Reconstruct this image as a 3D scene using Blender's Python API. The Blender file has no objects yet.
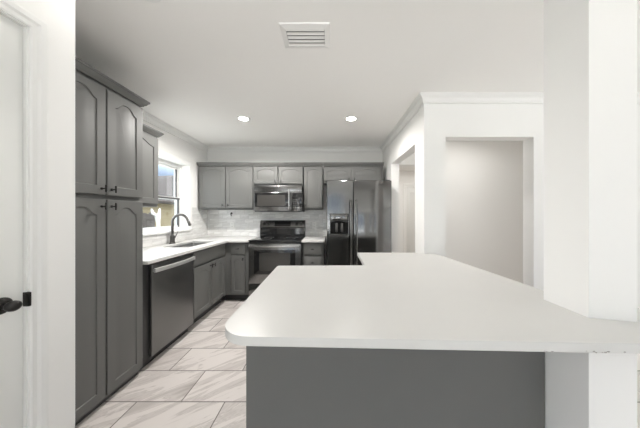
import bpy, bmesh, math, random
from mathutils import Vector, Matrix
random.seed(4)
C = bpy.context.scene.collection
PI = math.pi
SC = bpy.context.scene

# ------------------------------------------------------------------ camera, world, sun, daylight, exposure
H = 1.30                                   # eye height
YAW = math.radians(0.05)
FPX = 225.0
cam = bpy.data.cameras.new('camera'); camo = bpy.data.objects.new('camera', cam); C.objects.link(camo)
cam.sensor_fit = 'HORIZONTAL'; cam.sensor_width = 36.0; cam.lens = 36.0 * FPX / 640.0
cam.shift_x = -(10 - FPX * math.tan(YAW)) / 640.0
cam.clip_start = 0.02; cam.clip_end = 200
camo.location = (0, 0, H); camo.rotation_euler = (PI / 2, 0, YAW)
SC.camera = camo

w = bpy.data.worlds.new('sky'); SC.world = w; w.use_nodes = True
wn = w.node_tree.nodes; wl = w.node_tree.links
bg = wn['Background']
tc = wn.new('ShaderNodeTexCoord'); sp = wn.new('ShaderNodeSeparateXYZ'); rp = wn.new('ShaderNodeValToRGB')
mr = wn.new('ShaderNodeMapRange'); mr.inputs['From Min'].default_value = -1; mr.inputs['From Max'].default_value = 1
wl.new(tc.outputs['Generated'], sp.inputs[0]); wl.new(sp.outputs['Z'], mr.inputs['Value']); wl.new(mr.outputs[0], rp.inputs[0]); wl.new(rp.outputs[0], bg.inputs[0])
e = rp.color_ramp.elements                 # lower half made bright to light the ceiling, clear low sky, bright haze overhead
e[0].position = .47; e[0].color = (.98, .97, .96, 1)
e[1].position = .50; e[1].color = (.12, .14, .17, 1)
for p_, c_ in ((.57, (.095, .122, .17, 1)), (.68, (.8, .84, .9, 1)), (1.0, (.9, .93, 1, 1))):
    q_ = e.new(p_); q_.color = c_
bg.inputs[1].default_value = 5.4

def lamp(name, kind, loc, energy, color=(1, 1, 1), rot=(0, 0, 0), size=None, size_y=None, parent=None, **kw):
    d = bpy.data.lights.new(name, kind); d.energy = energy; d.color = color
    if kind == 'AREA':
        d.shape = 'RECTANGLE'; d.size = size; d.size_y = size_y or size
    elif kind != 'SUN' and size is not None:
        d.shadow_soft_size = size
    for k, v in kw.items(): setattr(d, k, v)
    o = bpy.data.objects.new(name, d); C.objects.link(o); o.location = loc; o.rotation_euler = rot
    if parent: o.parent = parent
    return o
SUN = lamp('sun', 'SUN', (8, 6, 12), 1.2, (1, .95, .88), (math.radians(38), math.radians(32), 0))
SUN.data.angle = .02
DAY = (1.0, .99, .98)
# daylight lamps at living-room windows added around the camera to brighten the room
lamp('daylight_fill', 'AREA', (-.15, -4.40, 1.35), 1.5, DAY, (PI / 2 + .12, 0, 0), 1.5, 1.7)
lamp('daylight_fill', 'AREA', (2.45, -4.40, 1.35), 1.5, DAY, (PI / 2 + .12, 0, 0), 1.5, 1.7)
lamp('daylight_fill', 'AREA', (-1.18, -1.05, 1.2), 8, DAY, (0, -PI / 2 - .05, 0), 1.6, 1.6)
lamp('daylight_fill', 'AREA', (3.95, -.6, 1.35), .5, DAY, (0, PI / 2 + .5, 0), 1.7, 2.2)
# daylight at the kitchen window, part of it thrown up by the bright ground outside
lamp('daylight_fill', 'AREA', (-2.33, 2.93, 1.56), 5.5, (.97, .985, 1), (0, -PI / 2 - .36, 0), .85, .85)
SC.cycles.diffuse_bounces = 12; SC.cycles.max_bounces = 16
SC.view_settings.view_transform = 'Standard'; SC.view_settings.look = 'None'
SC.view_settings.gamma = 1.0; SC.view_settings.use_curve_mapping = False
SC.view_settings.exposure = 0.12

# ------------------------------------------------------------------ mesh helpers
class MB:
    """collects geometry; T maps (u, v, w) to world"""
    def __init__(self, T=None):
        self.bm = bmesh.new(); self.T = T
    def v(self, p):
        return self.bm.verts.new(self.T(*p) if self.T else p)
    def face(self, vs):
        try: return self.bm.faces.new(vs)
        except ValueError: return None
    def merge(self, other):
        me = bpy.data.meshes.new('tmp'); other.to_mesh(me); self.bm.from_mesh(me); bpy.data.meshes.remove(me); other.free()
    def box(self, x0, x1, y0, y1, z0, z1, bev=0.0, seg=2):
        b = bmesh.new()
        vs = [b.verts.new((x, y, z)) for z in (z0, z1) for y in (y0, y1) for x in (x0, x1)]
        for f in ((0, 2, 3, 1), (4, 5, 7, 6), (0, 1, 5, 4), (2, 6, 7, 3), (0, 4, 6, 2), (1, 3, 7, 5)):
            b.faces.new([vs[i] for i in f])
        if bev > 0:
            bmesh.ops.bevel(b, geom=b.edges[:], offset=bev, segments=seg, profile=.5, affect='EDGES')
        if self.T:
            for q in b.verts: q.co = Vector(self.T(*q.co))
        self.merge(b); return self
    def prism(self, pts, a, b_, axis='z', bev=0.0, seg=3):
        """extruded polygon; pts in the plane across `axis`"""
        b = bmesh.new()
        def mk(p, t):
            return {'z': (p[0], p[1], t), 'y': (p[0], t, p[1]), 'x': (t, p[0], p[1])}[axis]
        lo = [b.verts.new(mk(p, a)) for p in pts]; hi = [b.verts.new(mk(p, b_)) for p in pts]
        n = len(pts)
        f1 = b.faces.new(lo[::-1]); f2 = b.faces.new(hi)
        for i in range(n): b.faces.new((lo[i], lo[(i + 1) % n], hi[(i + 1) % n], hi[i]))
        if bev > 0:
            es = list(f1.edges) + list(f2.edges)
            bmesh.ops.bevel(b, geom=es, offset=bev, segments=seg, profile=.5, affect='EDGES')
        if self.T:
            for q in b.verts: q.co = Vector(self.T(*q.co))
        bmesh.ops.recalc_face_normals(b, faces=b.faces[:])
        self.merge(b); return self
    def rings(self, rings, closed=True, cap0=True, cap1=True):
        R = [[self.v(p) for p in r] for r in rings]
        n = len(R[0])
        for a, b in zip(R[:-1], R[1:]):
            for i in range(n if closed else n - 1):
                self.face((a[i], a[(i + 1) % n], b[(i + 1) % n], b[i]))
        if cap0: self.face(R[0][::-1])
        if cap1: self.face(R[-1])
        return self
    def tube(self, pts, r, seg=12, caps=True):
        pts = [Vector(p) for p in pts]; n = len(pts)
        rad = r if isinstance(r, (list, tuple)) else [r] * n
        t0 = (pts[1] - pts[0]).normalized()
        up = Vector((0, 0, 1)) if abs(t0.z) < .9 else Vector((1, 0, 0))
        nrm = t0.cross(up).normalized(); rs = []
        for i, p in enumerate(pts):
            t = (pts[min(i + 1, n - 1)] - pts[max(i - 1, 0)]).normalized()
            nrm = (nrm - t * nrm.dot(t)).normalized(); bi = t.cross(nrm)
            rs.append([tuple(p + (nrm * math.cos(a) + bi * math.sin(a)) * rad[i]) for a in [2 * PI * k / seg for k in range(seg)]])
        return self.rings(rs, True, caps, caps)
    def lathe(self, prof, o, axis=(0, 0, 1), seg=24, caps=True):
        """prof: (radius, distance along axis)"""
        ax = Vector(axis).normalized(); up = Vector((0, 0, 1)) if abs(ax.z) < .9 else Vector((1, 0, 0))
        n1 = ax.cross(up).normalized(); n2 = ax.cross(n1); o = Vector(o)
        rs = [[tuple(o + ax * d + (n1 * math.cos(a) + n2 * math.sin(a)) * r) for a in [2 * PI * k / seg for k in range(seg)]] for r, d in prof]
        return self.rings(rs, True, caps, caps)
    def grid_slab(self, xs, ys, skip, z0, z1):
        nx, ny = len(xs) - 1, len(ys) - 1
        inc = lambda i, j: 0 <= i < nx and 0 <= j < ny and (i, j) not in skip
        V = {}
        def g(i, j, k):
            if (i, j, k) not in V: V[(i, j, k)] = self.v((xs[i], ys[j], (z0, z1)[k]))
            return V[(i, j, k)]
        for i in range(nx):
            for j in range(ny):
                if not inc(i, j): continue
                self.face((g(i, j, 1), g(i + 1, j, 1), g(i + 1, j + 1, 1), g(i, j + 1, 1)))
                self.face((g(i, j, 0), g(i, j + 1, 0), g(i + 1, j + 1, 0), g(i + 1, j, 0)))
                if not inc(i - 1, j): self.face((g(i, j, 0), g(i, j, 1), g(i, j + 1, 1), g(i, j + 1, 0)))
                if not inc(i + 1, j): self.face((g(i + 1, j, 0), g(i + 1, j + 1, 0), g(i + 1, j + 1, 1), g(i + 1, j, 1)))
                if not inc(i, j - 1): self.face((g(i, j, 0), g(i + 1, j, 0), g(i + 1, j, 1), g(i, j, 1)))
                if not inc(i, j + 1): self.face((g(i, j + 1, 0), g(i, j + 1, 1), g(i + 1, j + 1, 1), g(i + 1, j + 1, 0)))
        return self

def worldloc(o):
    p = Vector((0, 0, 0))
    while o: p += o.location; o = o.parent
    return p

def obj(name, mb, mat, parent=None, origin=None, recalc=True, smooth=35):
    """link the collected geometry (world coordinates) as one mesh object"""
    bm = mb.bm
    if recalc: bmesh.ops.recalc_face_normals(bm, faces=bm.faces[:])
    if parent is not None:
        off = worldloc(parent)
    elif origin is not None:
        off = Vector(origin)
    else:
        xs = [v.co for v in bm.verts]
        off = Vector(((min(v.x for v in xs) + max(v.x for v in xs)) / 2, (min(v.y for v in xs) + max(v.y for v in xs)) / 2, min(v.z for v in xs)))
    for v in bm.verts: v.co -= off
    me = bpy.data.meshes.new(name); bm.to_mesh(me); bm.free()
    o = bpy.data.objects.new(name, me); C.objects.link(o)
    if parent is not None: o.parent = parent
    else: o.location = off
    me.materials.append(mat)
    if smooth:
        me.shade_smooth(); me.set_sharp_from_angle(angle=math.radians(smooth))
    return o

def thing(name, label, cat, loc, group=None):
    o = bpy.data.objects.new(name, None); C.objects.link(o); o.empty_display_size = .1
    o.location = loc; o['label'] = label; o['category'] = cat
    if group: o['group'] = group
    return o
def tag(o, label, cat, group=None, kind=None):
    o['label'] = label; o['category'] = cat
    if group: o['group'] = group
    if kind: o['kind'] = kind
    return o
def struct(name, mb, mat, label, cat, smooth=35):
    o = obj(name, mb, mat, smooth=smooth); tag(o, label, cat, kind='structure'); return o
def struct_root(name, label, cat, loc):
    o = thing(name, label, cat, loc); o['kind'] = 'structure'; return o

# ------------------------------------------------------------------ materials
def mat(name, col, rough=.5, metal=0.0, spec=.5, bump=0.0, bscale=60, emit=None, coat=0.0, vary=0.0, vscale=6):
    m = bpy.data.materials.new(name); m.use_nodes = True
    n = m.node_tree.nodes; l = m.node_tree.links; b = n['Principled BSDF']
    b.inputs['Base Color'].default_value = (*col, 1); b.inputs['Roughness'].default_value = rough
    b.inputs['Metallic'].default_value = metal; b.inputs['Specular IOR Level'].default_value = spec
    b.inputs['Coat Weight'].default_value = coat
    g = n.new('ShaderNodeNewGeometry')
    if vary:
        t = n.new('ShaderNodeTexNoise'); t.inputs['Scale'].default_value = vscale; t.inputs['Detail'].default_value = 4
        l.new(g.outputs['Position'], t.inputs['Vector'])
        mx = n.new('ShaderNodeMix'); mx.data_type = 'RGBA'
        mx.inputs['A'].default_value = (*[c * (1 - vary) for c in col], 1); mx.inputs['B'].default_value = (*[min(1, c * (1 + vary)) for c in col], 1)
        l.new(t.outputs['Fac'], mx.inputs['Factor']); l.new(mx.outputs['Result'], b.inputs['Base Color'])
    if bump:
        t = n.new('ShaderNodeTexNoise'); t.inputs['Scale'].default_value = bscale; t.inputs['Detail'].default_value = 3
        l.new(g.outputs['Position'], t.inputs['Vector'])
        bp = n.new('ShaderNodeBump'); bp.inputs['Strength'].default_value = bump; bp.inputs['Distance'].default_value = .002
        l.new(t.outputs['Fac'], bp.inputs['Height']); l.new(bp.outputs['Normal'], b.inputs['Normal'])
    if emit:
        b.inputs['Emission Color'].default_value = (1, .97, .92, 1); b.inputs['Emission Strength'].default_value = emit
    return m

M = {}
M['wall'] = mat('wall_paint', (.85, .845, .83), .6, bump=.08, bscale=140, spec=.25)
M['ceiling'] = mat('ceiling_paint', (.90, .89, .87), .8, bump=.10, bscale=120, spec=.15)
M['trim'] = mat('trim_paint', (.82, .82, .805), .35, spec=.4)
M['door'] = mat('door_paint', (.72, .725, .705), .4, spec=.4)
M['cab'] = mat('grey_cabinet_paint', (.140, .141, .136), .5, spec=.3, vary=.03)
M['cab_dark'] = mat('dark_toe_kick_board', (.05, .05, .048), .6)  # darker than the cabinet fronts
M['quartz'] = mat('white_quartz', (.62, .615, .60), .36, spec=.3, vary=.035, vscale=3.2)
M['bstain'] = mat('black_stainless', (.20, .20, .198), .13, metal=1.0, vary=.04, vscale=2)
M['dark_bstain'] = mat('dark_dishwasher_steel', (.20, .20, .197), .33, metal=.9)
M['steel'] = mat('brushed_steel', (.62, .62, .61), .26, metal=1.0)
M['satin'] = mat('satin_steel', (.78, .78, .77), .42, metal=.8)
M['sinksteel'] = mat('sink_steel', (.36, .36, .36), .28, metal=1.0)
M['rangesteel'] = mat('range_steel', (.25, .25, .247), .2, metal=1.0, vary=.04, vscale=2)
M['side'] = mat('appliance_case_grey', (.06, .06, .06), .4)
M['blackglass'] = mat('black_glass', (.012, .012, .013), .06, spec=.6)
M['ovenglass'] = mat('oven_window_glass', (.05, .048, .045), .10, spec=.7)
M['blackpl'] = mat('black_plastic', (.02, .02, .021), .35)
M['bronze'] = mat('black_bronze', (.022, .020, .019), .28, metal=.5)
M['gunmetal'] = mat('gunmetal_faucet', (.13, .125, .12), .28, metal=.9)
M['recess'] = mat('dispenser_recess_black', (.008, .008, .008), .6, spec=.2)
M['white_pl'] = mat('white_plastic', (.84, .84, .82), .35)
M['vent'] = mat('white_enamel', (.84, .835, .82), .4)
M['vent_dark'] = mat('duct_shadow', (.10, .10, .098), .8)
M['lamp_on'] = mat('lamp_diffuser', (.9, .9, .88), .5, emit=18.0)
M['display'] = mat('display_glass', (.02, .025, .03), .08)
M['vinyl'] = mat('window_vinyl', (.80, .80, .79), .4)
M['screen'] = mat('dark_sash_frame', (.09, .09, .09), .5)
M['stucco'] = mat('cream_siding', (.24, .195, .115), .8, bump=.2)
M['fence'] = mat('weathered_fence_wood', (.065, .055, .048), .8, vary=.25, vscale=9)
M['grass'] = mat('lawn', (.06, .075, .03), .9, vary=.3, vscale=5)
M['ornament'] = mat('white_garden_paint', (.78, .78, .76), .5)
M['chip'] = mat('chipped_quartz_grey', (.30, .29, .27), .8)

def glass_mat():
    m = bpy.data.materials.new('window_glass'); m.use_nodes = True
    n = m.node_tree.nodes; l = m.node_tree.links; n.clear()
    o = n.new('ShaderNodeOutputMaterial'); mx = n.new('ShaderNodeMixShader'); t = n.new('ShaderNodeBsdfTransparent'); g = n.new('ShaderNodeBsdfGlossy')
    t.inputs[0].default_value = (.95, .97, .97, 1); g.inputs['Roughness'].default_value = .02; mx.inputs[0].default_value = .06
    l.new(t.outputs[0], mx.inputs[1]); l.new(g.outputs[0], mx.inputs[2]); l.new(mx.outputs[0], o.inputs[0]); return m
M['glass'] = glass_mat()

def tile_mat(name, plane, bw, bh, mortar, off, c_lo, c_hi, c_mortar, rough, vein_scale, vein_rot, per_tile=.0, vein_w=.5, bump=.4):
    """marble-look tile in running bond over world position; plane gives the two axes used"""
    m = bpy.data.materials.new(name); m.use_nodes = True
    n = m.node_tree.nodes; l = m.node_tree.links; b = n['Principled BSDF']
    g = n.new('ShaderNodeNewGeometry'); s = n.new('ShaderNodeSeparateXYZ'); l.new(g.outputs['Position'], s.inputs[0])
    c = n.new('ShaderNodeCombineXYZ')
    l.new(s.outputs[plane[0]], c.inputs['X']); l.new(s.outputs[plane[1]], c.inputs['Y'])
    a = n.new('ShaderNodeVectorMath'); a.operation = 'ADD'; a.inputs[1].default_value = (off[0], off[1], 0); l.new(c.outputs[0], a.inputs[0])
    br = n.new('ShaderNodeTexBrick'); br.offset = .5; br.offset_frequency = 2; br.squash = 1
    br.inputs['Scale'].default_value = 1; br.inputs['Mortar Size'].default_value = mortar; br.inputs['Mortar Smooth'].default_value = .1
    br.inputs['Brick Width'].default_value = bw; br.inputs['Row Height'].default_value = bh; br.inputs['Bias'].default_value = 0
    br.inputs['Color1'].default_value = (0, 0, 0, 1); br.inputs['Color2'].default_value = (1, 1, 1, 1); br.inputs['Mortar'].default_value = (.5, .5, .5, 1)
    l.new(a.outputs[0], br.inputs['Vector'])
    # veins, shifted from tile to tile
    sh = n.new('ShaderNodeVectorMath'); sh.operation = 'MULTIPLY_ADD'; sh.inputs[1].default_value = (3.1, 5.3, 7.7)
    l.new(br.outputs['Color'], sh.inputs[0]); l.new(a.outputs[0], sh.inputs[2])
    m0 = n.new('ShaderNodeMapping'); m0.inputs['Rotation'].default_value = (0, 0, -vein_rot); l.new(sh.outputs[0], m0.inputs['Vector'])
    mp = n.new('ShaderNodeMapping'); mp.inputs['Scale'].default_value = (vein_scale * .55, vein_scale * 3.2, 1)
    l.new(m0.outputs[0], mp.inputs['Vector'])
    n1 = n.new('ShaderNodeTexNoise'); n1.inputs['Scale'].default_value = 1; n1.inputs['Detail'].default_value = 6; n1.inputs['Roughness'].default_value = .6; n1.inputs['Distortion'].default_value = .7
    l.new(mp.outputs[0], n1.inputs['Vector'])
    r = n.new('ShaderNodeValToRGB'); e = r.color_ramp.elements
    e[0].position = .30; e[0].color = (*c_lo, 1); e[1].position = .30 + vein_w * .6; e[1].color = (*c_hi, 1)
    l.new(n1.outputs['Fac'], r.inputs[0])
    # thin darker threads
    ab = n.new('ShaderNodeMath'); ab.operation = 'SUBTRACT'; ab.inputs[1].default_value = .5; l.new(n1.outputs['Fac'], ab.inputs[0])
    ab2 = n.new('ShaderNodeMath'); ab2.operation = 'ABSOLUTE'; l.new(ab.outputs[0], ab2.inputs[0])
    ln = n.new('ShaderNodeMapRange'); ln.inputs['From Min'].default_value = 0; ln.inputs['From Max'].default_value = .022; ln.inputs['To Min'].default_value = .55; ln.inputs['To Max'].default_value = 0
    l.new(ab2.outputs[0], ln.inputs['Value'])
    mv = n.new('ShaderNodeMix'); mv.data_type = 'RGBA'; l.new(ln.outputs[0], mv.inputs['Factor']); l.new(r.outputs[0], mv.inputs['A']); mv.inputs['B'].default_value = (*c_lo, 1)
    pt = n.new('ShaderNodeMix'); pt.data_type = 'RGBA'; pt.blend_type = 'MULTIPLY'; pt.inputs['Factor'].default_value = per_tile
    l.new(mv.outputs['Result'], pt.inputs['A']); l.new(br.outputs['Color'], pt.inputs['B'])
    mm = n.new('ShaderNodeMix'); mm.data_type = 'RGBA'; l.new(br.outputs['Fac'], mm.inputs['Factor']); l.new(pt.outputs['Result'], mm.inputs['A']); mm.inputs['B'].default_value = (*c_mortar, 1)
    l.new(mm.outputs['Result'], b.inputs['Base Color'])
    rr = n.new('ShaderNodeMapRange'); rr.inputs['To Min'].default_value = rough; rr.inputs['To Max'].default_value = .8; l.new(br.outputs['Fac'], rr.inputs['Value']); l.new(rr.outputs[0], b.inputs['Roughness'])
    iv = n.new('ShaderNodeMath'); iv.operation = 'SUBTRACT'; iv.inputs[0].default_value = 1; l.new(br.outputs['Fac'], iv.inputs[1])
    bp = n.new('ShaderNodeBump'); bp.inputs['Strength'].default_value = bump; bp.inputs['Distance'].default_value = .002; l.new(iv.outputs[0], bp.inputs['Height']); l.new(bp.outputs[0], b.inputs['Normal'])
    return m
M['floor'] = tile_mat('marble_floor_tile', ('X', 'Y'), .61, .31, .0042, (.727 + .61 * 4, -1.557 + .31 * 20), (.42, .38, .36), (.74, .695, .67), (.22, .20, .19), .30, 2.6, math.radians(40), .0, .42)
M['splash_b'] = tile_mat('marble_backsplash_tile', ('X', 'Z'), .152, .0765, .003, (10, -.914 + .765), (.66, .655, .64), (.88, .88, .865), (.62, .62, .605), .16, 5, .1, .12, .5, .5)
M['splash_l'] = tile_mat('marble_backsplash_tile_side', ('Y', 'Z'), .152, .0765, .003, (10, -.914 + .765), (.66, .655, .64), (.88, .88, .865), (.62, .62, .605), .16, 5, .1, .12, .5, .5)

def shingle_mat():
    m = tile_mat('roof_shingle', ('Y', 'Z'), .32, .14, .02, (30, 3), (.032, .024, .020), (.088, .066, .054), (.02, .016, .014), .9, 6, .2, .35, .5, .3); return m
M['shingle'] = shingle_mat()

# ------------------------------------------------------------------ setting
CZ = 2.455            # ceiling height
XL, YB, XR = -2.14, 3.92, .92      # left wall, back wall, right wall of the kitchen
YD = 2.20             # face of the wall with the cased opening
XW = -1.19            # wall with the near door

struct('floor', MB().box(-2.34, 4.1, -4.62, 6.2, -.12, 0), M['floor'], 'grey veined marble-look tile floor in running bond', 'floor')
struct('ceiling', MB().box(-2.34, 4.1, -4.62, 6.2, CZ, CZ + .12), M['ceiling'], 'smooth off-white ceiling', 'ceiling')

WY0, WY1, WZ0, WZ1 = 2.47, 3.415, 1.07, 2.036
def frame_wall(mb, T0, x0, x1, y0, y1, u0, u1, z0, z1, along):
    """wall x0..x1 by y0..y1 with an opening u0..u1 (along axis), z0..z1"""
    if along == 'y':
        mb.box(x0, x1, y0, u0, 0, CZ); mb.box(x0, x1, u1, y1, 0, CZ)
        if z0 > 0: mb.box(x0, x1, u0, u1, 0, z0)
        mb.box(x0, x1, u0, u1, z1, CZ)
    else:
        mb.box(x0, u0, y0, y1, 0, CZ); mb.box(u1, x1, y0, y1, 0, CZ)
        if z0 > 0: mb.box(u0, u1, y0, y1, 0, z0)
        mb.box(u0, u1, y0, y1, z1, CZ)
    return mb
struct('wall_left', frame_wall(MB(), None, XL - .2, XL, 1.05, 4.04, WY0, WY1, WZ0, WZ1, 'y'), M['wall'], 'white kitchen wall with the window over the sink', 'wall')
struct('wall_back', MB().box(XL - .2, XR, YB, YB + .12, 0, CZ), M['wall'], 'white back wall behind the range and refrigerator', 'wall')
mb = frame_wall(MB(), None, XR, XR + .12, YD + .12, 6.05, 2.435, 3.377, 0, 2.057, 'y')
struct('wall_right', mb, M['wall'], 'white wall beside the refrigerator with a plain opening', 'wall')
mb = frame_wall(MB(), None, XR, 4.0, YD, YD + .12, 1.131, 1.99, 0, 2.053, 'x')
struct('wall_doorway', mb, M['wall'], 'white wall with a tall doorway behind the peninsula', 'wall')
mb = MB().box(1.75, 4.0, 3.46, 3.58, 0, CZ).box(1.04, 1.75, 3.46, 3.58, 2.06, CZ)
struct('wall_hall', mb, M['wall'], 'plain wall seen through the doorway behind the peninsula', 'wall')
mb = MB(); DX0, DX1 = 2.05, 2.81
mb.box(1.04, DX0, 6.05, 6.2, 0, CZ).box(DX1, 4.0, 6.05, 6.2, 0, CZ).box(DX0, DX1, 6.05, 6.2, 2.03, CZ)
struct('wall_far', mb, M['wall'], 'far wall seen through the opening beside the refrigerator', 'wall')
struct('wall_east', frame_wall(MB(), None, 4.0, 4.1, -4.62, 6.2, -1.7, .5, .4, 2.3, 'y'), M['wall'], 'right side wall of the house out of frame', 'wall')
mb = MB()
for x0, x1 in ((-1.305, -1.0), (.7, 1.6), (3.3, 4.0)): mb.box(x0, x1, -4.62, -4.5, 0, CZ)
for x0, x1 in ((-1.0, .7), (1.6, 3.3)): mb.box(x0, x1, -4.62, -4.5, 0, .4).box(x0, x1, -4.62, -4.5, 2.3, CZ)
struct('wall_rear', mb, M['wall'], 'wall behind the camera with the added windows', 'wall')
DY0, DY1 = .12, .882
mb = MB().box(XW - .115, XW, -4.5, -1.95, 0, CZ).box(XW - .115, XW, -1.95, -.15, 0, .4).box(XW - .115, XW, -1.95, -.15, 2.2, CZ).box(XW - .115, XW, -.15, DY0, 0, CZ).box(XW - .115, XW, DY1, 1.05, 0, CZ).box(XW - .115, XW, DY0, DY1, 2.035, CZ)
mb.box(XL - .2, XW - .115, .935, 1.05, 0, CZ)
struct('wall_near', mb, M['wall'], 'white wall end at far left with the white door', 'wall')
# square column standing in the peninsula counter
COL = [(.963, .838), (1.098, .805), (1.15, 1.0), (.965, 1.017)]
struct('wall_column', MB().prism(COL, 0, CZ, bev=0), M['wall'], 'white square column rising through the peninsula counter', 'column', smooth=0)

# crown moulding swept along the kitchen walls
def sweep_wall(path, prof):
    P = [Vector((*p, 0)) for p in path]; n = len(P); rs = []
    nr = []
    for a, b in zip(P[:-1], P[1:]):
        d = (b - a).normalized(); nr.append(Vector((d.y, -d.x, 0)))
    for i, p in enumerate(P):
        if i == 0: m = nr[0]
        elif i == n - 1: m = nr[-1]
        else:
            m = nr[i - 1] + nr[i]; m = m / (1 + nr[i - 1].dot(nr[i]))
        rs.append([(p.x + m.x * d, p.y + m.y * d, z) for d, z in prof])
    return rs
cz = CZ
CP = [(0, cz - .080), (.014, cz - .080), (.014, cz - .064), (.020, cz - .064), (.022, cz - .050), (.030, cz - .034), (.042, cz - .024), (.050, cz - .022), (.050, cz - .013), (.062, cz - .013), (.062, cz), (0, cz)]
mb = MB().rings(sweep_wall([(XL, 1.05), (XL, YB), (XR, YB), (XR, YD), (4.0, YD)], CP))
struct('trim_1', mb, M['trim'], 'white crown moulding along the kitchen ceiling', 'crown moulding', smooth=20)
BP = [(0, 0), (.014, 0), (.014, .07), (.010, .078), (.006, .086), (0, .088)]
struct('baseboard_right', MB().rings(sweep_wall([(1.99, YD), (4.0, YD)], BP)), M['trim'], 'white baseboard right of the doorway', 'baseboard')
struct('baseboard_hall', MB().rings(sweep_wall([(1.75, 3.46), (4.0, 3.46)], BP)), M['trim'], 'white baseboard in the hall', 'baseboard')
struct('baseboard_near', MB().rings(sweep_wall([(XW, .938), (XW, 1.05)], BP)), M['trim'], 'white baseboard at the near wall end', 'baseboard')

# casing: profile (offset outward from opening, thickness)
CAS = [(0, 0), (0, .010), (.005, .0135), (.010, .0135), (.0125, .008), (.022, .009), (.030, .016), (.047, .018), (.049, .014), (.057, .013), (.057, 0)]
def casing(T, u0, u1, v1, prof):
    mb = MB(T)
    mb.rings([[(u0 - o, 0, h) for o, h in prof], [(u0 - o, v1 + o, h) for o, h in prof], [(u1 + o, v1 + o, h) for o, h in prof], [(u1 + o, 0, h) for o, h in prof]])
    return mb
TX = lambda x: (lambda u, v, w_: (x + w_, u, v))          # facing +X
TB = lambda y: (lambda u, v, w_: (u, y - w_, v))          # facing -Y

def panel_loop(x0, x1, y0, y1, d, arch, n=14):
    """panel outline inset by d; arch = rise of the cathedral top"""
    a, b, c = x0 + d, x1 - d, y0 + d
    ys = y1 - d - arch
    pts = [(a, c), (b, c)]
    for i in range(n + 1):
        t = i / n; x = b + (a - b) * t
        s = min(1, max(0, (.5 - abs(t - .5)) / .5))
        s = .5 - .5 * math.cos(PI * min(1, s * 1.18)) if arch else 0
        pts.append((x, ys + arch * s))
    return pts
def outer_loop(x0, x1, y0, y1, n=14):
    return [(x0, y0), (x1, y0)] + [(x1 + (x0 - x1) * i / n, y1) for i in range(n + 1)]
def raised_door(T, u0, u1, v0, v1, w0, th=.02, stile=.058, arch=.045, top=.05, bot=None, groove=.006, raise_=.022):
    mb = MB(T); bot = bot or stile
    L = []
    def ring(loop, w_): L.append([(p[0], p[1], w_) for p in loop])
    e = .003
    ring(outer_loop(u0, u1, v0, v1), w0)
    ring(outer_loop(u0, u1, v0, v1), w0 + th - e)
    ring(outer_loop(u0 + e, u1 - e, v0 + e, v1 - e), w0 + th)
    px0, px1, py0, py1 = u0 + stile, u1 - stile, v0 + bot, v1 - top
    ring(panel_loop(px0, px1, py0, py1, 0, arch), w0 + th)
    ring(panel_loop(px0, px1, py0, py1, .004, arch), w0 + th - groove)
    ring(panel_loop(px0, px1, py0, py1, .008, arch), w0 + th - groove)
    ring(panel_loop(px0, px1, py0, py1, .008 + raise_, arch), w0 + th - .001)
    mb.rings(L)
    return mb
def t_pull(T, u, v, w0, vertical=True, L=.048):
    mb = MB()
    f = lambda a, b, c: T(a, b, c)
    mb.lathe([(.009, 0), (.009, .003), (.0045, .006), (.0045, .028)], f(u, v, w0), Vector(f(0, 0, 1)) - Vector(f(0, 0, 0)), 12)
    if vertical: mb.tube([f(u, v - L / 2, w0 + .030), f(u, v + L / 2, w0 + .030)], .0055, 10)
    else: mb.tube([f(u - L / 2, v, w0 + .030), f(u + L / 2, v, w0 + .030)], .0055, 10)
    return mb
def hinge(T, u, v, w0):
    return MB(T).box(u - .005, u + .005, v - .026, v + .026, w0, w0 + .012, .002)

# near door
DC = (XW, .5, 0)
d1 = struct_root('door_1', 'white door at the far left edge with a dark oval knob', 'door', (XW - .03, .5, 0))
TD = TX(XW)
mb = MB(TX(XW - .042))
def loop4(x0, x1, y0, y1, w_): return [(x0, y0, w_), (x1, y0, w_), (x1, y1, w_), (x0, y1, w_)]
mb.box(DY0 + .004, DY1 - .004, .008, 2.03, 0, .034, .002)
leaf = obj('door_leaf', mb, M['door'], d1)
for v0, v1, ar in ((.22, .88, 0), (1.05, 1.92, 0)):
    m2 = MB(TX(XW - .0085))
    m2.rings([loop4(.24, .76, v0, v1, 0), loop4(.25, .75, v0 + .01, v1 - .01, .006), loop4(.27, .73, v0 + .03, v1 - .03, .002), loop4(.29, .71, v0 + .05, v1 - .05, .006)])
    obj('panel', m2, M['door'], d1)
m2 = MB(); kv = .965; ku = .818
m2.lathe([(.030, 0), (.030, .004), (.025, .009), (.012, .012), (.009, .028)], (XW - .008, ku, kv), (1, 0, 0), 24)
rose = obj('knob_rose', m2, M['bronze'], d1)
m2 = MB(); m2.lathe([(.008, 0), (.012, .003), (.017, .009), (.0195, .017), (.0185, .025), (.014, .031), (.007, .034), (.001, .0345)], (XW + .018, ku, kv), (1, 0, 0), 24)
kn = obj('door_knob', m2, M['bronze'], d1)
for v in kn.data.vertices: v.co.y = (v.co.y - (ku - .5)) * 1.12 + (ku - .5)
m2 = MB().box(XW - .022, XW + .0135, DY1 - .006, DY1 + .005, .938, .994, .003)
obj('strike_plate', m2, M['bronze'], d1)
m2 = MB().box(XW - .115, XW + .001, DY0 - .004, DY0 + .003, 0, 2.036).box(XW - .115, XW + .001, DY1 - .003, DY1 + .004, 0, 2.036).box(XW - .115, XW + .001, DY0, DY1, 2.031, 2.037)
obj('door_jamb', m2, M['trim'], d1)
obj('door_casing', casing(TD, DY0 - .002, DY1 + .002, 2.036, CAS), M['trim'], d1, smooth=20)

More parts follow.
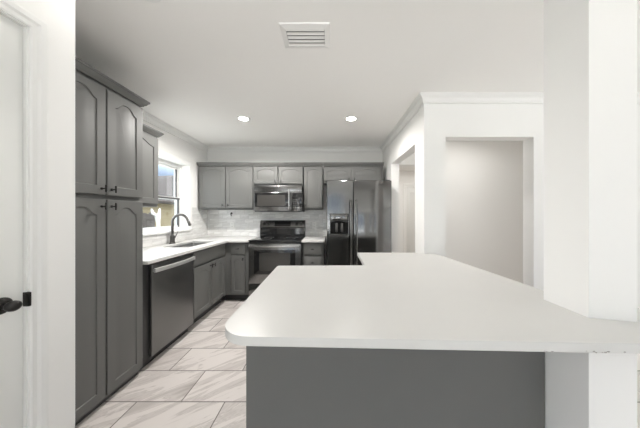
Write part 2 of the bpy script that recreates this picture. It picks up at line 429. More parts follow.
# far hall door
d2 = struct_root('door_2', 'white door with casing far beyond the opening beside the refrigerator', 'door', (2.43, 6.05, 0))
mb = MB().box(DX0 + .004, DX1 - .004, 6.075, 6.11, .008, 2.026, .002)
obj('door_leaf', mb, M['door'], d2)
for v0, v1 in ((.25, .9), (1.05, 1.9)):
    for a, b in ((DX0 + .11, DX0 + .34), (DX1 - .34, DX1 - .11)):
        m2 = MB(TB(6.076)); m2.rings([loop4(a, b, v0, v1, 0), loop4(a + .01, b - .01, v0 + .01, v1 - .01, .006), loop4(a + .03, b - .03, v0 + .03, v1 - .03, .002)]); obj('panel', m2, M['door'], d2)
obj('door_casing', casing(TB(6.05), DX0, DX1, 2.03, [(o * 1.6, h) for o, h in CAS]), M['trim'], d2, smooth=20)

# kitchen window
wn_ = struct_root('window_1', 'double-hung window above the sink', 'window', (XL - .14, 2.93, WZ0))
XS = XL - .14
mb = MB()     # drywall return is the wall itself; vinyl outer frame
fw = .045
mb.box(XS - .05, XS + .03, WY0, WY0 + fw, WZ0, WZ1).box(XS - .05, XS + .03, WY1 - fw, WY1, WZ0, WZ1).box(XS - .05, XS + .03, WY0 + fw, WY1 - fw, WZ1 - fw, WZ1).box(XS - .05, XS + .03, WY0 + fw, WY1 - fw, WZ0, WZ0 + .03)
obj('window_frame', mb, M['vinyl'], wn_)
def sash(name, z0, z1, xo, mat_, t=.035):
    a, b = WY0 + fw, WY1 - fw
    m_ = MB().box(XS + xo - .015, XS + xo + .015, a, a + t, z0, z1).box(XS + xo - .015, XS + xo + .015, b - t, b, z0, z1)
    m_.box(XS + xo - .015, XS + xo + .015, a + t, b - t, z0, z0 + t).box(XS + xo - .015, XS + xo + .015, a + t, b - t, z1 - t, z1)
    s = obj(name, m_, mat_, wn_)
    obj('pane', MB().box(XS + xo - .003, XS + xo + .003, a + t, b - t, z0 + t, z1 - t), M['glass'], s)
sash('upper_sash', 1.51, WZ1 - fw, -.025, M['vinyl'], .03)
sash('lower_sash', WZ0 + .03, 1.545, .012, M['vinyl'], .03)
mb = MB()
mb.box(XS + .027, XS + .0335, WY0 + .06, WY1 - .05, 1.512, 1.536).box(XS + .0125, XS + .0335, WY1 - .086, WY1 - .062, 1.11, 1.52)
mb.box(XS - .010, XS + .003, WY1 - .092, WY1 - .068, 1.545, WZ1 - fw - .03)
obj('glazing_gasket', mb, M['screen'], wn_)
mb = MB().box(XS + .03, XL + .03, WY0 - .02, WY1 + .02, WZ0 - .022, WZ0 + .002, .003)
obj('window_sill', mb, M['trim'], wn_)
# casing strip on the wall around three sides
mb = MB(TX(XL)); P2 = [(0, 0), (0, .010), (.008, .012), (.05, .016), (.058, .012), (.058, 0)]
v0 = WZ0
mb.rings([[(WY0 - o, v0, h) for o, h in P2], [(WY0 - o, WZ1 + o, h) for o, h in P2], [(WY1 + o, WZ1 + o, h) for o, h in P2], [(WY1 + o, v0, h) for o, h in P2]])
obj('window_casing', mb, M['trim'], wn_, smooth=20)

# unseen living-room windows, added to bring light in from behind the camera
for i, (x0, x1) in enumerate(((-1.0, .7), (1.6, 3.3))):
    r = struct_root('window_%d' % (i + 2), 'large living-room window added behind the camera for light', 'window', ((x0 + x1) / 2, -4.56, .4))
    m_ = MB().box(x0, x0 + .06, -4.6, -4.5, .4, 2.3).box(x1 - .06, x1, -4.6, -4.5, .4, 2.3).box(x0 + .06, x1 - .06, -4.6, -4.5, .4, .46).box(x0 + .06, x1 - .06, -4.6, -4.5, 2.24, 2.3)
    m_.box((x0 + x1) / 2 - .03, (x0 + x1) / 2 + .03, -4.6, -4.5, .46, 2.24)
    f_ = obj('window_frame', m_, M['vinyl'], r)
    obj('pane', MB().box(x0 + .06, x1 - .06, -4.56, -4.554, .46, 2.24), M['glass'], f_)

r = struct_root('window_4', 'wide living-room window added out of frame on the right for light', 'window', (4.05, -.6, .4))  # unseen window added as a light source
m_ = MB().box(4.0, 4.1, -1.7, -1.64, .4, 2.3).box(4.0, 4.1, .44, .5, .4, 2.3).box(4.0, 4.1, -1.64, .44, .4, .46).box(4.0, 4.1, -1.64, .44, 2.24, 2.3).box(4.0, 4.1, -.63, -.57, .46, 2.24)
f_ = obj('window_frame', m_, M['vinyl'], r)
obj('pane', MB().box(4.045, 4.05, -1.64, .44, .46, 2.24), M['glass'], f_)
r = struct_root('window_5', 'wide living-room window added out of frame on the left for light', 'window', (XW - .06, -1.05, .4))  # unseen window added to light the left-facing surfaces
m_ = MB().box(XW - .115, XW - .01, -1.95, -1.89, .4, 2.2).box(XW - .115, XW - .01, -.21, -.15, .4, 2.2).box(XW - .115, XW - .01, -1.89, -.21, .4, .46).box(XW - .115, XW - .01, -1.89, -.21, 2.14, 2.2)
f_ = obj('window_frame', m_, M['vinyl'], r)
obj('pane', MB().box(XW - .065, XW - .06, -1.89, -.21, .46, 2.14), M['glass'], f_)
# backsplash tile
UB = 1.373
mb = MB().box(XL + .009, -.075, YB - .009, YB, .914, UB + .03)
struct('wall_backsplash', mb, M['splash_b'], 'white and grey marble brick tile along the back wall', 'backsplash', smooth=0)
mb = MB().box(XL, XL + .009, 1.84, WY0 - .06, .914, UB).box(XL, XL + .009, WY0 - .06, WY1 + .06, .914, WZ0 - .024).box(XL, XL + .009, WY1 + .06, YB, .914, UB + .03)
struct('wall_backsplash_side', mb, M['splash_l'], 'marble brick tile under and beside the kitchen window', 'backsplash', smooth=0)

# ------------------------------------------------------------------ cabinets
XF = -1.54            # left run carcass face
YF = 3.33             # back run carcass face
TL, TK = TX(XF), TB(YF)
CT0, CT1 = .884, .914
UCROWN = [(0, 0), (.010, 0), (.014, .008), (.022, .014), (.030, .026), (.034, .034), (.040, .036), (.040, .050), (0, .050)]
def cab_crown(path, z0):
    return MB().rings(sweep_wall(path, [(d, z0 + z) for d, z in UCROWN]))

# tall pantry
pn = thing('pantry_cabinet', 'tall grey pantry cabinet with four arched doors beside the near wall', 'cabinet', (-1.84, 1.53, 0))
PY0, PY1 = 1.22, 1.836
obj('cabinet_body', MB().box(XL + .003, XF - .007, PY0, PY1, .03, 2.19, .002), M['cab'], pn)
obj('toe_kick', MB().box(XL + .003, XF - .02, PY0 + .01, PY1 - .01, 0, .03), M['cab_dark'], pn)
def crown_pantry(face, y0, y1, z0, parent):
    """front run plus a mitred return at the far end"""
    pr = [(d, z0 + z) for d, z in UCROWN]
    mb = MB()
    r0 = [(face + d, y0, z) for d, z in pr]
    r1 = [(face + d, y1 + d, z) for d, z in pr]
    r2 = [(XL + .003, y1 + d, z) for d, z in pr]
    mb.rings([r0, r1, r2]); obj('crown_molding', mb, M['cab'], parent, smooth=20)
crown_pantry(XF, PY0, PY1, 2.178, pn)
for (a, b, hu, hg) in ((1.231, 1.526, 1.497, None), (1.536, 1.827, 1.566, 1.8315)):
    for (v0, v1, hv) in ((.06, 1.398, 1.352), (1.428, 2.155, 1.470)):
        dr = obj('door', raised_door(TL, a, b, v0, v1, 0, arch=.05, top=.052, bot=.06), M['cab'], pn)
        obj('handle', t_pull(TL, hu, hv, .02), M['bronze'], dr)
        if hg:
            for q in ((v0 + .09, v1 - .09) if v0 < 1 else (v0 + .06, v1 - .06)): obj('hinge', hinge(TL, hg, q, 0), M['gunmetal'], dr)

# upper cabinet left of the window
UD = .33
XU = XL + UD - .02
uc = thing('wall_cabinet', 'grey wall cabinet squeezed between the tall pantry and the kitchen window', 'cabinet', (XL + .16, 2.1, UB), 'grey wall cabinets')
obj('cabinet_body', MB().box(XL + .003, XU, 1.842, 2.385, UB, 2.118, .002), M['cab'], uc)
dr = obj('door', raised_door(TX(XU), 1.852, 2.372, UB + .03, 2.09, 0, arch=.05), M['cab'], uc)
obj('handle', t_pull(TX(XU), 1.88, 1.47, .02), M['bronze'], dr)
crown_pantry(XU, 1.842 + .035, 2.385, 2.116, uc)

# back wall uppers
YU = YB - UD + .02     # carcass face
TU = TB(YU)
UZ = 2.073
def upper(label, x0, x1, z0, doors, pulls, ztop=UZ, crown_end=(0, 0)):
    t = thing('wall_cabinet', label, 'cabinet', ((x0 + x1) / 2, YB - .16, z0), 'grey wall cabinets')
    obj('cabinet_body', MB().box(x0 + .004, x1 - .004, YU + .010, YB - .003, z0, ztop, .0015), M['cab'], t)
    pr = [(d, ztop - .002 + z) for d, z in UCROWN]
    rs = []
    if crown_end[0]:
        rs.append([(x0 - d, YB - .003, z) for d, z in pr]); rs.append([(x0 - d, YU - d, z) for d, z in pr])
    else: rs.append([(x0, YU - d, z) for d, z in pr])
    if crown_end[1]:
        rs.append([(x1 + d, YU - d, z) for d, z in pr]); rs.append([(x1 + d, YB - .003, z) for d, z in pr])
    else: rs.append([(x1, YU - d, z) for d, z in pr])
    obj('crown_molding', MB().rings(rs), M['cab'], t, smooth=20)
    for (a, b, v0, v1, ar, tp) in doors:
        dr = obj('door', raised_door(TU, a, b, v0, v1, 0, stile=.05, arch=ar, top=tp, bot=.05, raise_=.018), M['cab'], t)
        for (pu, pv) in pulls:
            if a < pu < b: obj('handle', t_pull(TU, pu, pv, .02, True, .04), M['bronze'], dr)
    return t
upper('grey two-door wall cabinet in the corner left of the microwave', -2.12, -1.228, UB, [(-2.09, -1.674, 1.400, 2.057, .04, .045), (-1.662, -1.238, 1.400, 2.057, .04, .045)], [(-1.712, 1.44), (-1.622, 1.44)])
upper('short grey two-door wall cabinet directly above the microwave', -1.226, -.428, 1.752, [(-1.216, -.836, 1.785, 2.057, .03, .04), (-.822, -.436, 1.785, 2.057, .03, .04)], [(-.878, 1.815), (-.780, 1.815)])
upper('narrow single-door grey wall cabinet between the microwave and refrigerator', -.426, -.112, UB, [(-.418, -.128, 1.400, 2.057, .035, .045)], [(-.385, 1.44)])
upper('short grey two-door wall cabinet directly above the refrigerator', -.110, .858, 1.805, [(-.100, .339, 1.835, 2.045, .035, .035), (.352, .815, 1.835, 2.045, .035, .035)], [(.300, 1.855), (.390, 1.855)])

# base cabinets
def carcass(x0, x1, y0, y1, z0, z1, t=.018, face='x'):
    """open-topped cabinet box"""
    mb = MB()
    mb.box(x0, x1, y0, y0 + t, z0, z1).box(x0, x1, y1 - t, y1, z0, z1)
    mb.box(x0, x0 + t, y0 + t, y1 - t, z0, z1).box(x1 - t, x1, y0 + t, y1 - t, z0, z1)
    mb.box(x0 + t, x1 - t, y0 + t, y1 - t, z0, z0 + t)
    return mb
sk = thing('base_cabinet', 'grey sink base cabinet with two arched doors under a false drawer front', 'cabinet', (-1.84, 2.9, 0), 'grey base cabinets')
obj('cabinet_body', carcass(XL + .003, XF - .008, 2.508, 3.329, .10, CT0 - .001), M['cab'], sk)
obj('toe_kick', MB().box(-1.8, XF - .075, 2.508, 3.329, 0, .10), M['cab_dark'], sk)
obj('false_drawer_front', MB(TL).box(2.517, 3.262, .708, .868, 0, .019, .004), M['cab'], sk)
for a, b, hu in ((2.517, 2.884, 2.855), (2.894, 3.262, 2.924)):
    dr = obj('door', raised_door(TL, a, b, .125, .684, 0, stile=.052, arch=.045, top=.05), M['cab'], sk)
    obj('handle', t_pull(TL, hu, .645, .02), M['bronze'], dr)
bl = thing('base_cabinet', 'narrow grey corner base cabinet left of the range with drawer over door', 'cabinet', (-1.4, 3.62, 0), 'grey base cabinets')
obj('cabinet_body', MB().box(XL + .003, -1.204, YF + .008, YB - .01, .10, CT0 - .001, .001), M['cab'], bl)
obj('toe_kick', MB().box(XF - .05, -1.205, YF + .075, YF + .2, 0, .10), M['cab_dark'], bl)
dr = obj('drawer', MB(TK).box(-1.455, -1.25, .707, .866, 0, .019, .004), M['cab'], bl)
obj('handle', t_pull(TK, -1.352, .788, .019, False), M['bronze'], dr)
dr = obj('door', raised_door(TK, -1.455, -1.25, .130, .686, 0, stile=.045, arch=.03, top=.045), M['cab'], bl)
obj('handle', t_pull(TK, -1.278, .64, .02), M['bronze'], dr)
for q in (.2, .6): obj('hinge', hinge(TK, -1.462, q, 0), M['gunmetal'], dr)
br_ = thing('base_cabinet', 'narrow grey drawer base cabinet between the range and refrigerator', 'cabinet', (-.25, 3.62, 0), 'grey base cabinets')
obj('cabinet_body', MB().box(-.408, -.089, YF + .008, YB - .01, .10, CT0 - .001, .001), M['cab'], br_)
obj('toe_kick', MB().box(-.405, -.09, YF + .075, YF + .2, 0, .10), M['cab_dark'], br_)
for v0, v1 in ((.702, .862), (.50, .675), (.315, .48), (.13, .295)):
    dr = obj('drawer', MB(TK).box(-.384, -.130, v0, v1, 0, .019, .004), M['cab'], br_)
    obj('handle', t_pull(TK, -.257, (v0 + v1) / 2, .019, False), M['bronze'], dr)

# countertops
SX0, SX1, SY0, SY1 = -1.985, -1.635, 2.60, 3.26
mb = MB().grid_slab([XL + .0095, SX0, SX1, -1.49, -1.197], [1.84, SY0, SY1, 3.28, YB - .0095], {(1, 1), (3, 0), (3, 1), (3, 2)}, CT0, CT1)
ct = obj('countertop', mb, M['quartz']); tag(ct, 'white L-shaped worktop around the sink, running left of the range', 'countertop')
bv = ct.modifiers.new('edge', 'BEVEL'); bv.width = .004; bv.segments = 2; bv.limit_method = 'ANGLE'
ct = obj('countertop', MB().box(-.416, -.082, 3.28, YB - .0095, CT0, CT1, .004), M['quartz']); tag(ct, 'small white worktop between the range and refrigerator', 'countertop')

# sink
def rrect(x0, x1, y0, y1, r, z, n=5):
    pts = []
    for cx, cy, a0 in ((x1 - r, y1 - r, 0), (x0 + r, y1 - r, PI / 2), (x0 + r, y0 + r, PI), (x1 - r, y0 + r, 1.5 * PI)):
        for i in range(n + 1):
            a = a0 + PI / 2 * i / n; pts.append((cx + r * math.cos(a), cy + r * math.sin(a), z))
    return pts
sn = thing('kitchen_sink', 'undermount stainless double-bowl sink below the window', 'sink', (-1.81, 2.93, .70))
ym = (SY0 + SY1) / 2
for y0, y1 in ((SY0, ym), (ym, SY1)):
    i0 = y0 - .012 if y0 == SY0 else y0; i1 = y1 + .012 if y1 == SY1 else y1
    a, b = (y0 + .004, ym - .012) if y0 == SY0 else (ym + .012, y1 - .004)
    zt = CT0 - .001
    mb = MB().rings([rrect(SX0 - .012, SX1 + .012, i0, i1, .03, zt - .002), rrect(SX0 - .012, SX1 + .012, i0, i1, .03, zt), rrect(SX0 + .003, SX1 - .003, a, b, .04, zt), rrect(SX0 + .006, SX1 - .006, a + .003, b - .003, .04, zt - .01),
                     rrect(SX0 + .012, SX1 - .012, a + .009, b - .009, .05, zt - .16), rrect(SX0 + .04, SX1 - .04, a + .037, b - .037, .04, zt - .18)], True, False, True)
    bo = obj('sink_bowl', mb, M['sinksteel'], sn)
    m2 = MB().lathe([(.045, 0), (.045, .003), (.034, .003), (.030, .001), (.001, .001)], ((SX0 + SX1) / 2, (a + b) / 2, zt - .18), (0, 0, 1), 20)
    obj('drain', m2, M['gunmetal'], bo)

# faucet
FX, FY = -2.06, 2.94
fc = thing('kitchen_faucet', 'dark gooseneck pull-down faucet behind the sink', 'faucet', (FX, FY, CT1))
obj('faucet_base', MB().lathe([(.036, 0), (.036, .008), (.029, .016), (.027, .05), (.026, .10), (.018, .115)], (FX, FY, CT1), (0, 0, 1), 20), M['gunmetal'], fc)
pts = [(FX, FY, CT1 + .09), (FX, FY, CT1 + .18), (FX, FY, 1.19)]
R_ = .102; cxx = FX + R_
for i in range(1, 15):
    a = PI - i * (PI * .90) / 14; pts.append((cxx + R_ * math.cos(a), FY, 1.19 + R_ * math.sin(a)))
obj('spout', MB().tube(pts, .0155, 14), M['gunmetal'], fc)
e0 = Vector(pts[-1]); dv = (Vector(pts[-1]) - Vector(pts[-2])).normalized()
obj('spray_head', MB().lathe([(.0135, -.004), (.0165, .004), (.0175, .05), (.019, .075), (.015, .082)], e0, dv, 16), M['gunmetal'], fc)
m2 = MB().tube([(FX, FY + .02, CT1 + .075), (FX, FY + .045, CT1 + .077)], .012, 12).tube([(FX, FY + .042, CT1 + .077), (FX + .012, FY + .06, CT1 + .11), (FX + .02, FY + .075, CT1 + .15)], [.0085, .007, .0055], 10)
obj('lever_handle', m2, M['gunmetal'], fc)

# dishwasher
dw = thing('dishwasher', 'dark stainless dishwasher with a curved bar handle under the worktop', 'dishwasher', (-1.83, 2.2, 0))
obj('dishwasher_body', MB().box(XL + .05, XF + .002, 1.842, 2.505, .09, CT0 - .003), M['blackpl'], dw)
obj('toe_panel', MB().box(-1.9, XF - .04, 1.85, 2.50, 0, .09), M['blackpl'], dw)
dd = obj('door', MB(TX(XF + .002)).box(1.912, 2.498, .085, .868, 0, .024, .005), M['dark_bstain'], dw)
pts = [(XF + .026 + .018 + .024 * math.sin(PI * i / 12), 1.922 + .566 * i / 12, .815) for i in range(13)]
m2 = MB()
m2.rings([[(x - .006, y, z - .019), (x + .006, y, z - .016), (x + .006, y, z + .016), (x - .006, y, z + .019)] for x, y, z in pts])
for yy in (1.936, 2.474): m2.box(XF + .024, XF + .05, yy - .012, yy + .012, .803, .827)
obj('handle', m2, M['satin'], dd)

# range
RX0, RX1 = -1.192, -.420
rg = thing('kitchen_range', 'black stainless electric range between the grey base cabinets', 'range', (-.806, 3.6, 0))
obj('range_body', MB().box(RX0, RX1, YF - .01, YB - .02, .04, .895, .003), M['side'], rg)
for x in (RX0 + .05, RX1 - .05):
    for y in (YF + .05, YB - .08): obj('foot', MB().lathe([(.018, 0), (.018, .04)], (x, y, 0), (0, 0, 1), 10), M['blackpl'], rg)
ck = obj('cooktop', MB().box(RX0 - .002, RX1 + .002, YF - .045, YB - .09, .896, .918, .005), M['blackglass'], rg)
for x, y, r in ((-1.0, 3.46, .10), (-.62, 3.46, .085), (-1.0, 3.70, .08), (-.62, 3.70, .10)):
    obj('burner', MB().lathe([(r, 0), (r, .0008), (r - .006, .0008), (r - .006, 0)], (x, y, .9181), (0, 0, 1), 32, False), M['side'], ck)
TR = TB(YF - .011)
bgd = obj('backguard', MB().prism([(YB - .09, .90), (YB - .10, 1.06), (YB - .115, 1.075), (YB - .075, 1.188), (YB - .065, 1.192), (YB - .012, 1.192), (YB - .012, .90)], RX0 + .005, RX1 - .005, 'x'), M['rangesteel'], rg, smooth=20)
obj('splash_panel', MB().box(RX0 + .007, RX1 - .007, YB - .106, YB - .094, .921, 1.055), M['blackglass'], bgd)
def bgp(z): return YB - .115 + (z - 1.075) / .113 * .04
ndir = Vector((0, -.113, .04)).normalized() * 1.0
ndir = Vector((0, -.943, .334))
for x in (-1.12, -1.045, -.565, -.49):
    m2 = MB().lathe([(.027, -.004), (.027, .003), (.020, .006), (.018, .024), (.014, .027), (.001, .027)], (x, bgp(1.13), 1.13), ndir, 18)
    kb = obj('knob', m2, M['blackpl'], bgd)
zc = 1.132
mb = MB(); q = .05
for (a, b, h0, h1, nm, mt) in ((-.94, -.67, 1.092, 1.172, 'display', 'display'),):
    mb.rings([[(a, bgp(h0) - .004, h0 + .001), (b, bgp(h0) - .004, h0 + .001), (b, bgp(h1) - .004, h1 + .001), (a, bgp(h1) - .004, h1 + .001)], [(a, bgp(h0) + .003, h0), (b, bgp(h0) + .003, h0), (b, bgp(h1) + .003, h1), (a, bgp(h1) + .003, h1)]])
dp = obj('display', mb, M['blackglass'], bgd)
od = obj('oven_door', MB(TR).box(RX0 + .004, RX1 - .004, .285, .868, 0, .042, .006), M['rangesteel'], rg)
obj('oven_window', MB(TR).box(RX0 + .085, RX1 - .085, .42, .775, .040, .0445, .001), M['blackglass'], od)
obj('window_pane', MB(TR).box(RX0 + .16, RX1 - .16, .47, .735, .043, .0455), M['ovenglass'], od)
m2 = MB(TR).box(RX0 + .02, RX1 - .02, .82, .85, .075, .094, .008)
for x in (RX0 + .05, RX1 - .05): m2.box(x - .015, x + .015, .825, .845, .040, .078)
obj('handle', m2, M['steel'], od)
obj('warming_drawer', MB(TR).box(RX0 + .004, RX1 - .004, .06, .275, 0, .036, .005), M['rangesteel'], rg)

# microwave
MX0, MX1 = -1.188, -.442
MZ0, MZ1 = 1.336, 1.745
YM = 3.52
mw = thing('microwave_oven', 'stainless over-range microwave hanging under the short wall cabinet', 'microwave', (-.815, 3.72, MZ0))
obj('microwave_body', MB().box(MX0, MX1, YM + .025, YB - .012, MZ0, MZ1 + .005, .003), M['side'], mw)
TM = TB(YM + .025)
obj('vent_grille', MB(TM).box(MX0, MX1, MZ1 - .105, MZ1, 0, .024, .004), M['rangesteel'], mw)
dr = obj('door', MB(TM).box(MX0, -.605, MZ0 + .012, MZ1 - .107, 0, .026, .004), M['rangesteel'], mw)
obj('door_glass', MB(TM).box(MX0 + .012, -.615, MZ0 + .075, MZ1 - .115, .024, .0285, .001), M['blackglass'], dr)
obj('window', MB(TM).box(MX0 + .05, -.70, MZ0 + .09, MZ1 - .145, .0275, .0295), M['ovenglass'], dr)
m2 = MB(TM).box(-.648, -.628, MZ0 + .03, MZ1 - .06, .05, .066, .006)
for z in (MZ0 + .05, MZ1 - .125): m2.box(-.645, -.631, z - .01, z + .01, .024, .053)
obj('handle', m2, M['steel'], dr)
cp = obj('control_panel', MB(TM).box(-.603, MX1, MZ0 + .012, MZ1 - .107, 0, .025, .004), M['rangesteel'], mw)
m2 = MB(TM).box(-.590, MX1 + .018, MZ0 + .075, MZ1 - .115, .024, .028, .001); kp = obj('keypad', m2, M['blackglass'], cp)
m2 = MB(TM)
for i in range(4):
    for j in range(3): m2.box(-.580 + j * .038, -.555 + j * .038, MZ0 + .09 + i * .030, MZ0 + .105 + i * .030, .0275, .029)
obj('buttons', m2, M['side'], kp)

# refrigerator
GX0, GX1 = -.044, .877
GF = 3.20
fr = thing('refrigerator', 'black stainless side-by-side refrigerator with a water dispenser', 'refrigerator', (.416, 3.55, 0))
obj('fridge_body', MB().box(GX0 + .006, GX1 - .006, GF + .065, YB - .03, .02, 1.765, .004), M['side'], fr)
obj('kick_grille', MB().box(GX0 + .02, GX1 - .02, GF + .05, GF + .10, 0, .07), M['blackpl'], fr)
TG = TB(GF + .06)
SPL = .333
# freezer door with a dispenser recess cut out of it
nx = [GX0, .005, .262, SPL - .003]; nz = [.075, .995, 1.30, 1.777]
mb = MB(lambda u, v, w_: (u, GF + .06 - w_, v)).grid_slab(nx, nz, {(1, 1)}, 0, .06)
fd = obj('freezer_door', mb, M['bstain'], fr); q_ = fd.modifiers.new('edge', 'BEVEL'); q_.width = .007; q_.segments = 3; q_.limit_method = 'ANGLE'
fd2 = obj('fridge_door', MB(TG).box(SPL + .003, GX1, .075, 1.777, 0, .06, .008, 3), M['bstain'], fr)
ds = obj('water_dispenser', MB(TG).box(.006, .261, .996, 1.299, .001, .008), M['recess'], fd)
obj('control_strip', MB(TG).box(.006, .261, 1.205, 1.299, .008, .061, .003), M['bstain'], ds)
m2 = MB(TG)
arc = [(.006, 1.206)] + [(.006 + .255 * i / 12, 1.175 + .028 * math.sin(PI * i / 12)) for i in range(13)] + [(.261, 1.206)]
a = [(p[0], p[1], .050) for p in arc]; b = [(p[0], p[1], .060) for p in arc]
m2.rings([a, b]); obj('hood', m2, M['blackpl'], ds)
obj('drip_tray', MB(TG).box(.012, .255, .996, 1.012, .008, .066, .004), M['gunmetal'], ds)
for x in (.095, .172): obj('paddle', MB(TG).box(x - .016, x + .016, 1.04, 1.17, .010, .028, .004), M['gunmetal'], ds)
for x, par in ((SPL - .042, fd), (SPL + .042, fd2)):
    pts = [TG(x, .50, .058), TG(x, .505, .09), TG(x, .55, .112)] + [TG(x, .55 + .89 * i / 8, .114) for i in range(1, 8)] + [TG(x, 1.44, .112), TG(x, 1.485, .09), TG(x, 1.49, .058)]
    obj('handle', MB().tube(pts, .0155, 12), M['bstain'], par)
for x in (GX0 + .05, GX1 - .05): obj('hinge_cap', MB(TG).box(x - .03, x + .03, 1.766, 1.79, -.06, .04, .006), M['side'], fr)

# outlets and hook on the backsplash
def outlet(label, x, z, kind_):
    yw = YB - .009
    t = thing('wall_outlet', label, 'outlet', (x, yw, z - .057))
    obj('cover_plate', MB(TB(yw)).box(x - .036, x + .036, z - .058, z + .058, 0, .006, .003), M['white_pl'], t)
    for dz in (-.024, .024):
        s = obj('socket', MB(TB(yw)).box(x - .017, x + .017, z + dz - .014, z + dz + .014, .005, .008, .002), M['white_pl'], t)
        obj('slots', MB(TB(yw)).box(x - .008, x - .005, z + dz - .006, z + dz + .006, .007, .0085).box(x + .005, x + .008, z + dz - .006, z + dz + .006, .007, .0085), M['blackpl'], s)
outlet('white wall outlet on the tile between the range and refrigerator', -.272, 1.105, 0)
outlet('white wall outlet on the tile left of the range', -1.70, 1.105, 0)
m2 = MB().lathe([(.018, 0), (.018, .004), (.008, .006), (.008, .022)], (-1.712, YB - .009, 1.312), (0, -1, 0), 14)
m2.tube([(-1.712, YB - .03, 1.318), (-1.712, YB - .036, 1.295), (-1.712, YB - .03, 1.276), (-1.712, YB - .016, 1.27)], .007, 10)
hk = obj('wall_hook', m2, M['bronze']); tag(hk, 'small dark hook on the tile under the corner wall cabinet', 'hook')

# ------------------------------------------------------------------ peninsula
def arc_pts(cx, cy, r, a0, a1, n=10): return [(cx + r * math.cos(a0 + (a1 - a0) * i / n), cy + r * math.sin(a0 + (a1 - a0) * i / n)) for i in range(n + 1)]
fl = lambda x: .7085 - (x + .264) * .034           # front edge of the bar top
pb = thing('peninsula_cabinet', 'grey panelled peninsula base under the large white counter', 'cabinet', (.3, 1.4, 0))
mb = MB().prism([(-.367, .985), (.958, 1.004), (.966, 1.03), (.985, 1.03), (.985, 2.17), (.31, 2.17), (.31, 1.655), (-.367, 1.655)], .10, CT0 - .001)
obj('cabinet_body', mb, M['cab'], pb, smooth=0)
mb = MB().prism([(-.36, 1.0), (.95, 1.02), (.97, 2.16), (.37, 2.16), (.37, 1.59), (-.36, 1.59)], 0, .10); obj('toe_kick', mb, M['cab_dark'], pb, smooth=0)
for x0, x1 in ((-.345, -.02), (-.01, .295)):
    TP = lambda u, v, w_: (x1 + x0 - u, 1.655 + w_, v)
    dr = obj('door', raised_door(TP, x0, x1, .13, .684, 0, stile=.05), M['cab'], pb)
    obj('handle', t_pull(TP, x0 + .03, .64, .02), M['bronze'], dr)
    dr = obj('drawer', MB(TP).box(x0, x1, .706, .866, 0, .019, .004), M['cab'], pb)
    obj('handle', t_pull(TP, (x0 + x1) / 2, .786, .019, False), M['bronze'], dr)
x1c, g = 1.40, .0012
poly = arc_pts(-.373 + .118, fl(-.26) + .118, .118, PI, 1.5 * PI)
poly += [(x1c, fl(x1c)), (x1c, .93), (1.136 + g * 2, .93), (1.098 + g, .805 - g), (.963 - g, .838 - g), (.965 - g, 1.017 + g), (1.067, 1.017), (1.0775, 1.187), (1.03, YD - .003), (XR - .004, YD - .003), (XR - .004, 2.25), (.272, 2.25)]
poly += [(.267, 1.686)] + arc_pts(-.393 + .02, 1.686 - .02, .02, PI / 2, PI, 4)
pc = obj('countertop', MB().prism(poly, CT0, CT1, 'z', .0045, 3), M['quartz'], smooth=30)
tag(pc, 'large white quartz peninsula counter with a rounded corner', 'countertop')
m2 = MB()
for i in range(14):
    x = .70 + random.random() * .14 if i > 4 else .60 + random.random() * .3
    y = fl(x); s_ = .0012 + random.random() * .0022
    z = CT0 + .001 + random.random() * .005
    m2.rings([[(x - s_ * 1.5, y - .0004, z), (x + s_ * .6, y - .0004, z - s_ * .6), (x + s_ * 1.9, y - .0004, z + s_ * .2), (x + s_ * .3, y - .0004, z + s_)], [(x - s_, y + .006, z), (x + s_, y + .006, z - s_ * .5), (x + s_, y + .006, z), (x, y + .006, z + s_)]])
ch = obj('edge_chips', m2, M['chip'], pc); ch['kind'] = 'stuff'; ch['label'] = 'grey chips along the lower edge'

# ------------------------------------------------------------------ ceiling fixtures
def downlight(x, y, label, first=None):
    t = thing('recessed_light', label, 'ceiling light', (x, y, CZ), 'recessed ceiling lights')
    obj('trim_ring', MB().lathe([(.078, 0), (.078, -.004), (.070, -.008), (.056, -.006), (.056, 0)], (x, y, CZ), (0, 0, 1), 32, False), M['white_pl'], t)
    obj('diffuser', MB().lathe([(.056, -.0005), (.056, -.004), (.03, -.0045), (.001, -.0045)], (x, y, CZ), (0, 0, 1), 32), M['lamp_on'], t)
    lamp('lamp_light', 'SPOT', (0, 0, -.02), 132, (1, .97, .93), (0, 0, 0), .05, parent=t, spot_size=math.radians(172), spot_blend=.5)
    return t
def dup(root, loc, label, energy=40):
    r = root.copy(); C.objects.link(r); r.location = loc; r['label'] = label
    for ch_ in list(root.children):
        c = ch_.copy(); C.objects.link(c); c.parent = r
        if c.type == 'LIGHT':
            c.data = c.data.copy(); c.data.energy = energy
    return r
L0 = downlight(-1.045, 2.72, 'left of the two lit recessed lights deep in the kitchen ceiling')
dup(L0, (.255, 2.72, CZ), 'right of the two lit recessed lights deep in the kitchen ceiling')
dup(L0, (-.955, 1.148, CZ), 'lit recessed light at the top edge, above the tall pantry', 3)
# unseen hall lamp, and a fill lamp added to brighten the far room
lamp('hall_lamp', 'AREA', (1.95, 2.78, CZ - .03), 6, (1, .98, .95), (0, 0, 0), .3)
lamp('room_fill', 'AREA', (2.2, 4.9, CZ - .03), 15, (1, .97, .93), (0, 0, 0), .5)

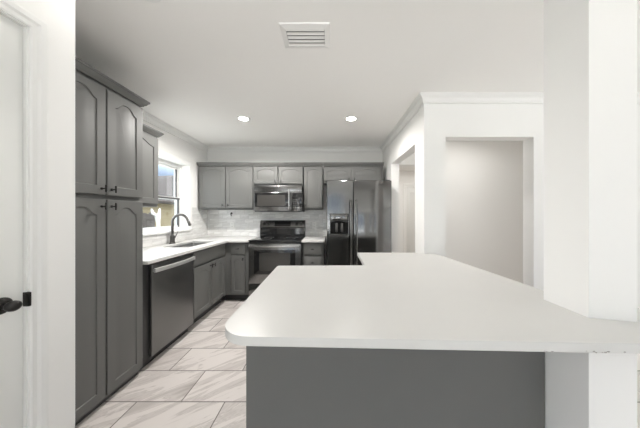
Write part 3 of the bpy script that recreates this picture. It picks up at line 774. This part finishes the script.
# ceiling vent
VX0, VX1, VY0, VY1 = -.310, .000, 1.355, 1.560
vt = thing('ceiling_vent', 'white slatted air vent in the ceiling', 'vent', ((VX0 + VX1) / 2, (VY0 + VY1) / 2, CZ))
mb = MB(); t_ = .034
mb.rings([loop4(VX0, VX1, VY0, VY1, CZ), loop4(VX0 + .003, VX1 - .003, VY0 + .003, VY1 - .003, CZ - .008), loop4(VX0 + t_, VX1 - t_, VY0 + t_, VY1 - t_, CZ - .016), loop4(VX0 + t_, VX1 - t_, VY0 + t_, VY1 - t_, CZ)], True, False, False)
obj('vent_frame', mb, M['vent'], vt, smooth=20)
obj('duct_shade_plate', MB().box(VX0 + t_, VX1 - t_, VY0 + t_, VY1 - t_, CZ - .0025, CZ - .0005), M['vent_dark'], vt)  # dark plate painted in for the shade inside the duct
n_s = 5
for i in range(n_s):
    y = VY0 + t_ + .010 + i * (VY1 - VY0 - 2 * t_ - .014) / (n_s - 1)
    obj('slat', MB().prism([(y - .009, CZ - .0075), (y - .008, CZ - .0062), (y + .0085, CZ - .0120), (y + .0075, CZ - .0133)], VX0 + t_ + .001, VX1 - t_ - .001, 'x'), M['vent'], vt)

# ------------------------------------------------------------------ outdoors
GZ = -.35
struct('ground', MB().box(-40, -2.36, -10, 45, GZ - .2, GZ), M['grass'], 'lawn outside the kitchen window', 'ground')
hs = thing('neighbour_house', 'cream neighbouring house with a shingled roof outside the window', 'house', (-12, 17, GZ))
obj('house_wall', MB().box(-16.9, -7.2, 7.2, 28, GZ, 1.88), M['stucco'], hs)
e1, e2, e3, e4, e5, e6 = (-6.9, 6.5), (-6.9, 28.3), (-17.3, 28.3), (-17.3, 6.5), (-12.2, 18.4), (-12.2, 28.3)
mb = MB()
A = [mb.v((*p, 1.84)) for p in (e1, e2, e3, e4)]; B = [mb.v((*p, 4.5)) for p in (e5, e6)]
D = [mb.v((*p, 1.74)) for p in (e1, e2, e3, e4)]
for f in ((A[0], A[1], B[1], B[0]), (A[1], A[2], B[1]), (A[2], A[3], B[0], B[1]), (A[3], A[0], B[0]), (D[3], D[2], D[1], D[0]), (A[0], D[0], D[1], A[1]), (A[1], D[1], D[2], A[2]), (A[2], D[2], D[3], A[3]), (A[3], D[3], D[0], A[0])): mb.face(f)
obj('roof', mb, M['shingle'], hs, smooth=0)
fn = thing('garden_fence', 'weathered wooden fence low outside the kitchen window', 'fence', (-5, 5.1, GZ))
mb = MB()
for i in range(17):
    y = 3.95 + i * .145; mb.box(-5.01, -4.99, y, y + .138, GZ + .03, 1.30 + .015 * (i % 3))
obj('fence_boards', mb, M['fence'], fn)
for z in (.15, 1.16): obj('rail', MB().box(-4.99, -4.95, 3.95, 6.40, z, z + .09), M['fence'], fn)
for y in (3.95, 5.15, 6.36): obj('post', MB().box(-5.10, -5.01, y - .045, y + .045, GZ, 1.34, .008), M['fence'], fn)
mb = MB().tube([(-4.7, 6.16, GZ), (-4.7, 6.16, .9), (-4.7, 6.14, 1.16)], [.04, .04, .05], 12)
mb.tube([(-4.7, 6.14, 1.10), (-4.7, 6.08, 1.26), (-4.7, 5.96, 1.32), (-4.7, 5.92, 1.43)], [.05, .045, .04, .02], 10)
mb.tube([(-4.7, 6.14, 1.10), (-4.7, 6.18, 1.28), (-4.7, 6.21, 1.45)], [.05, .04, .018], 10)
og = obj('garden_ornament', mb, M['ornament']); tag(og, 'white forked post standing outside the window by the fence', 'garden ornament')
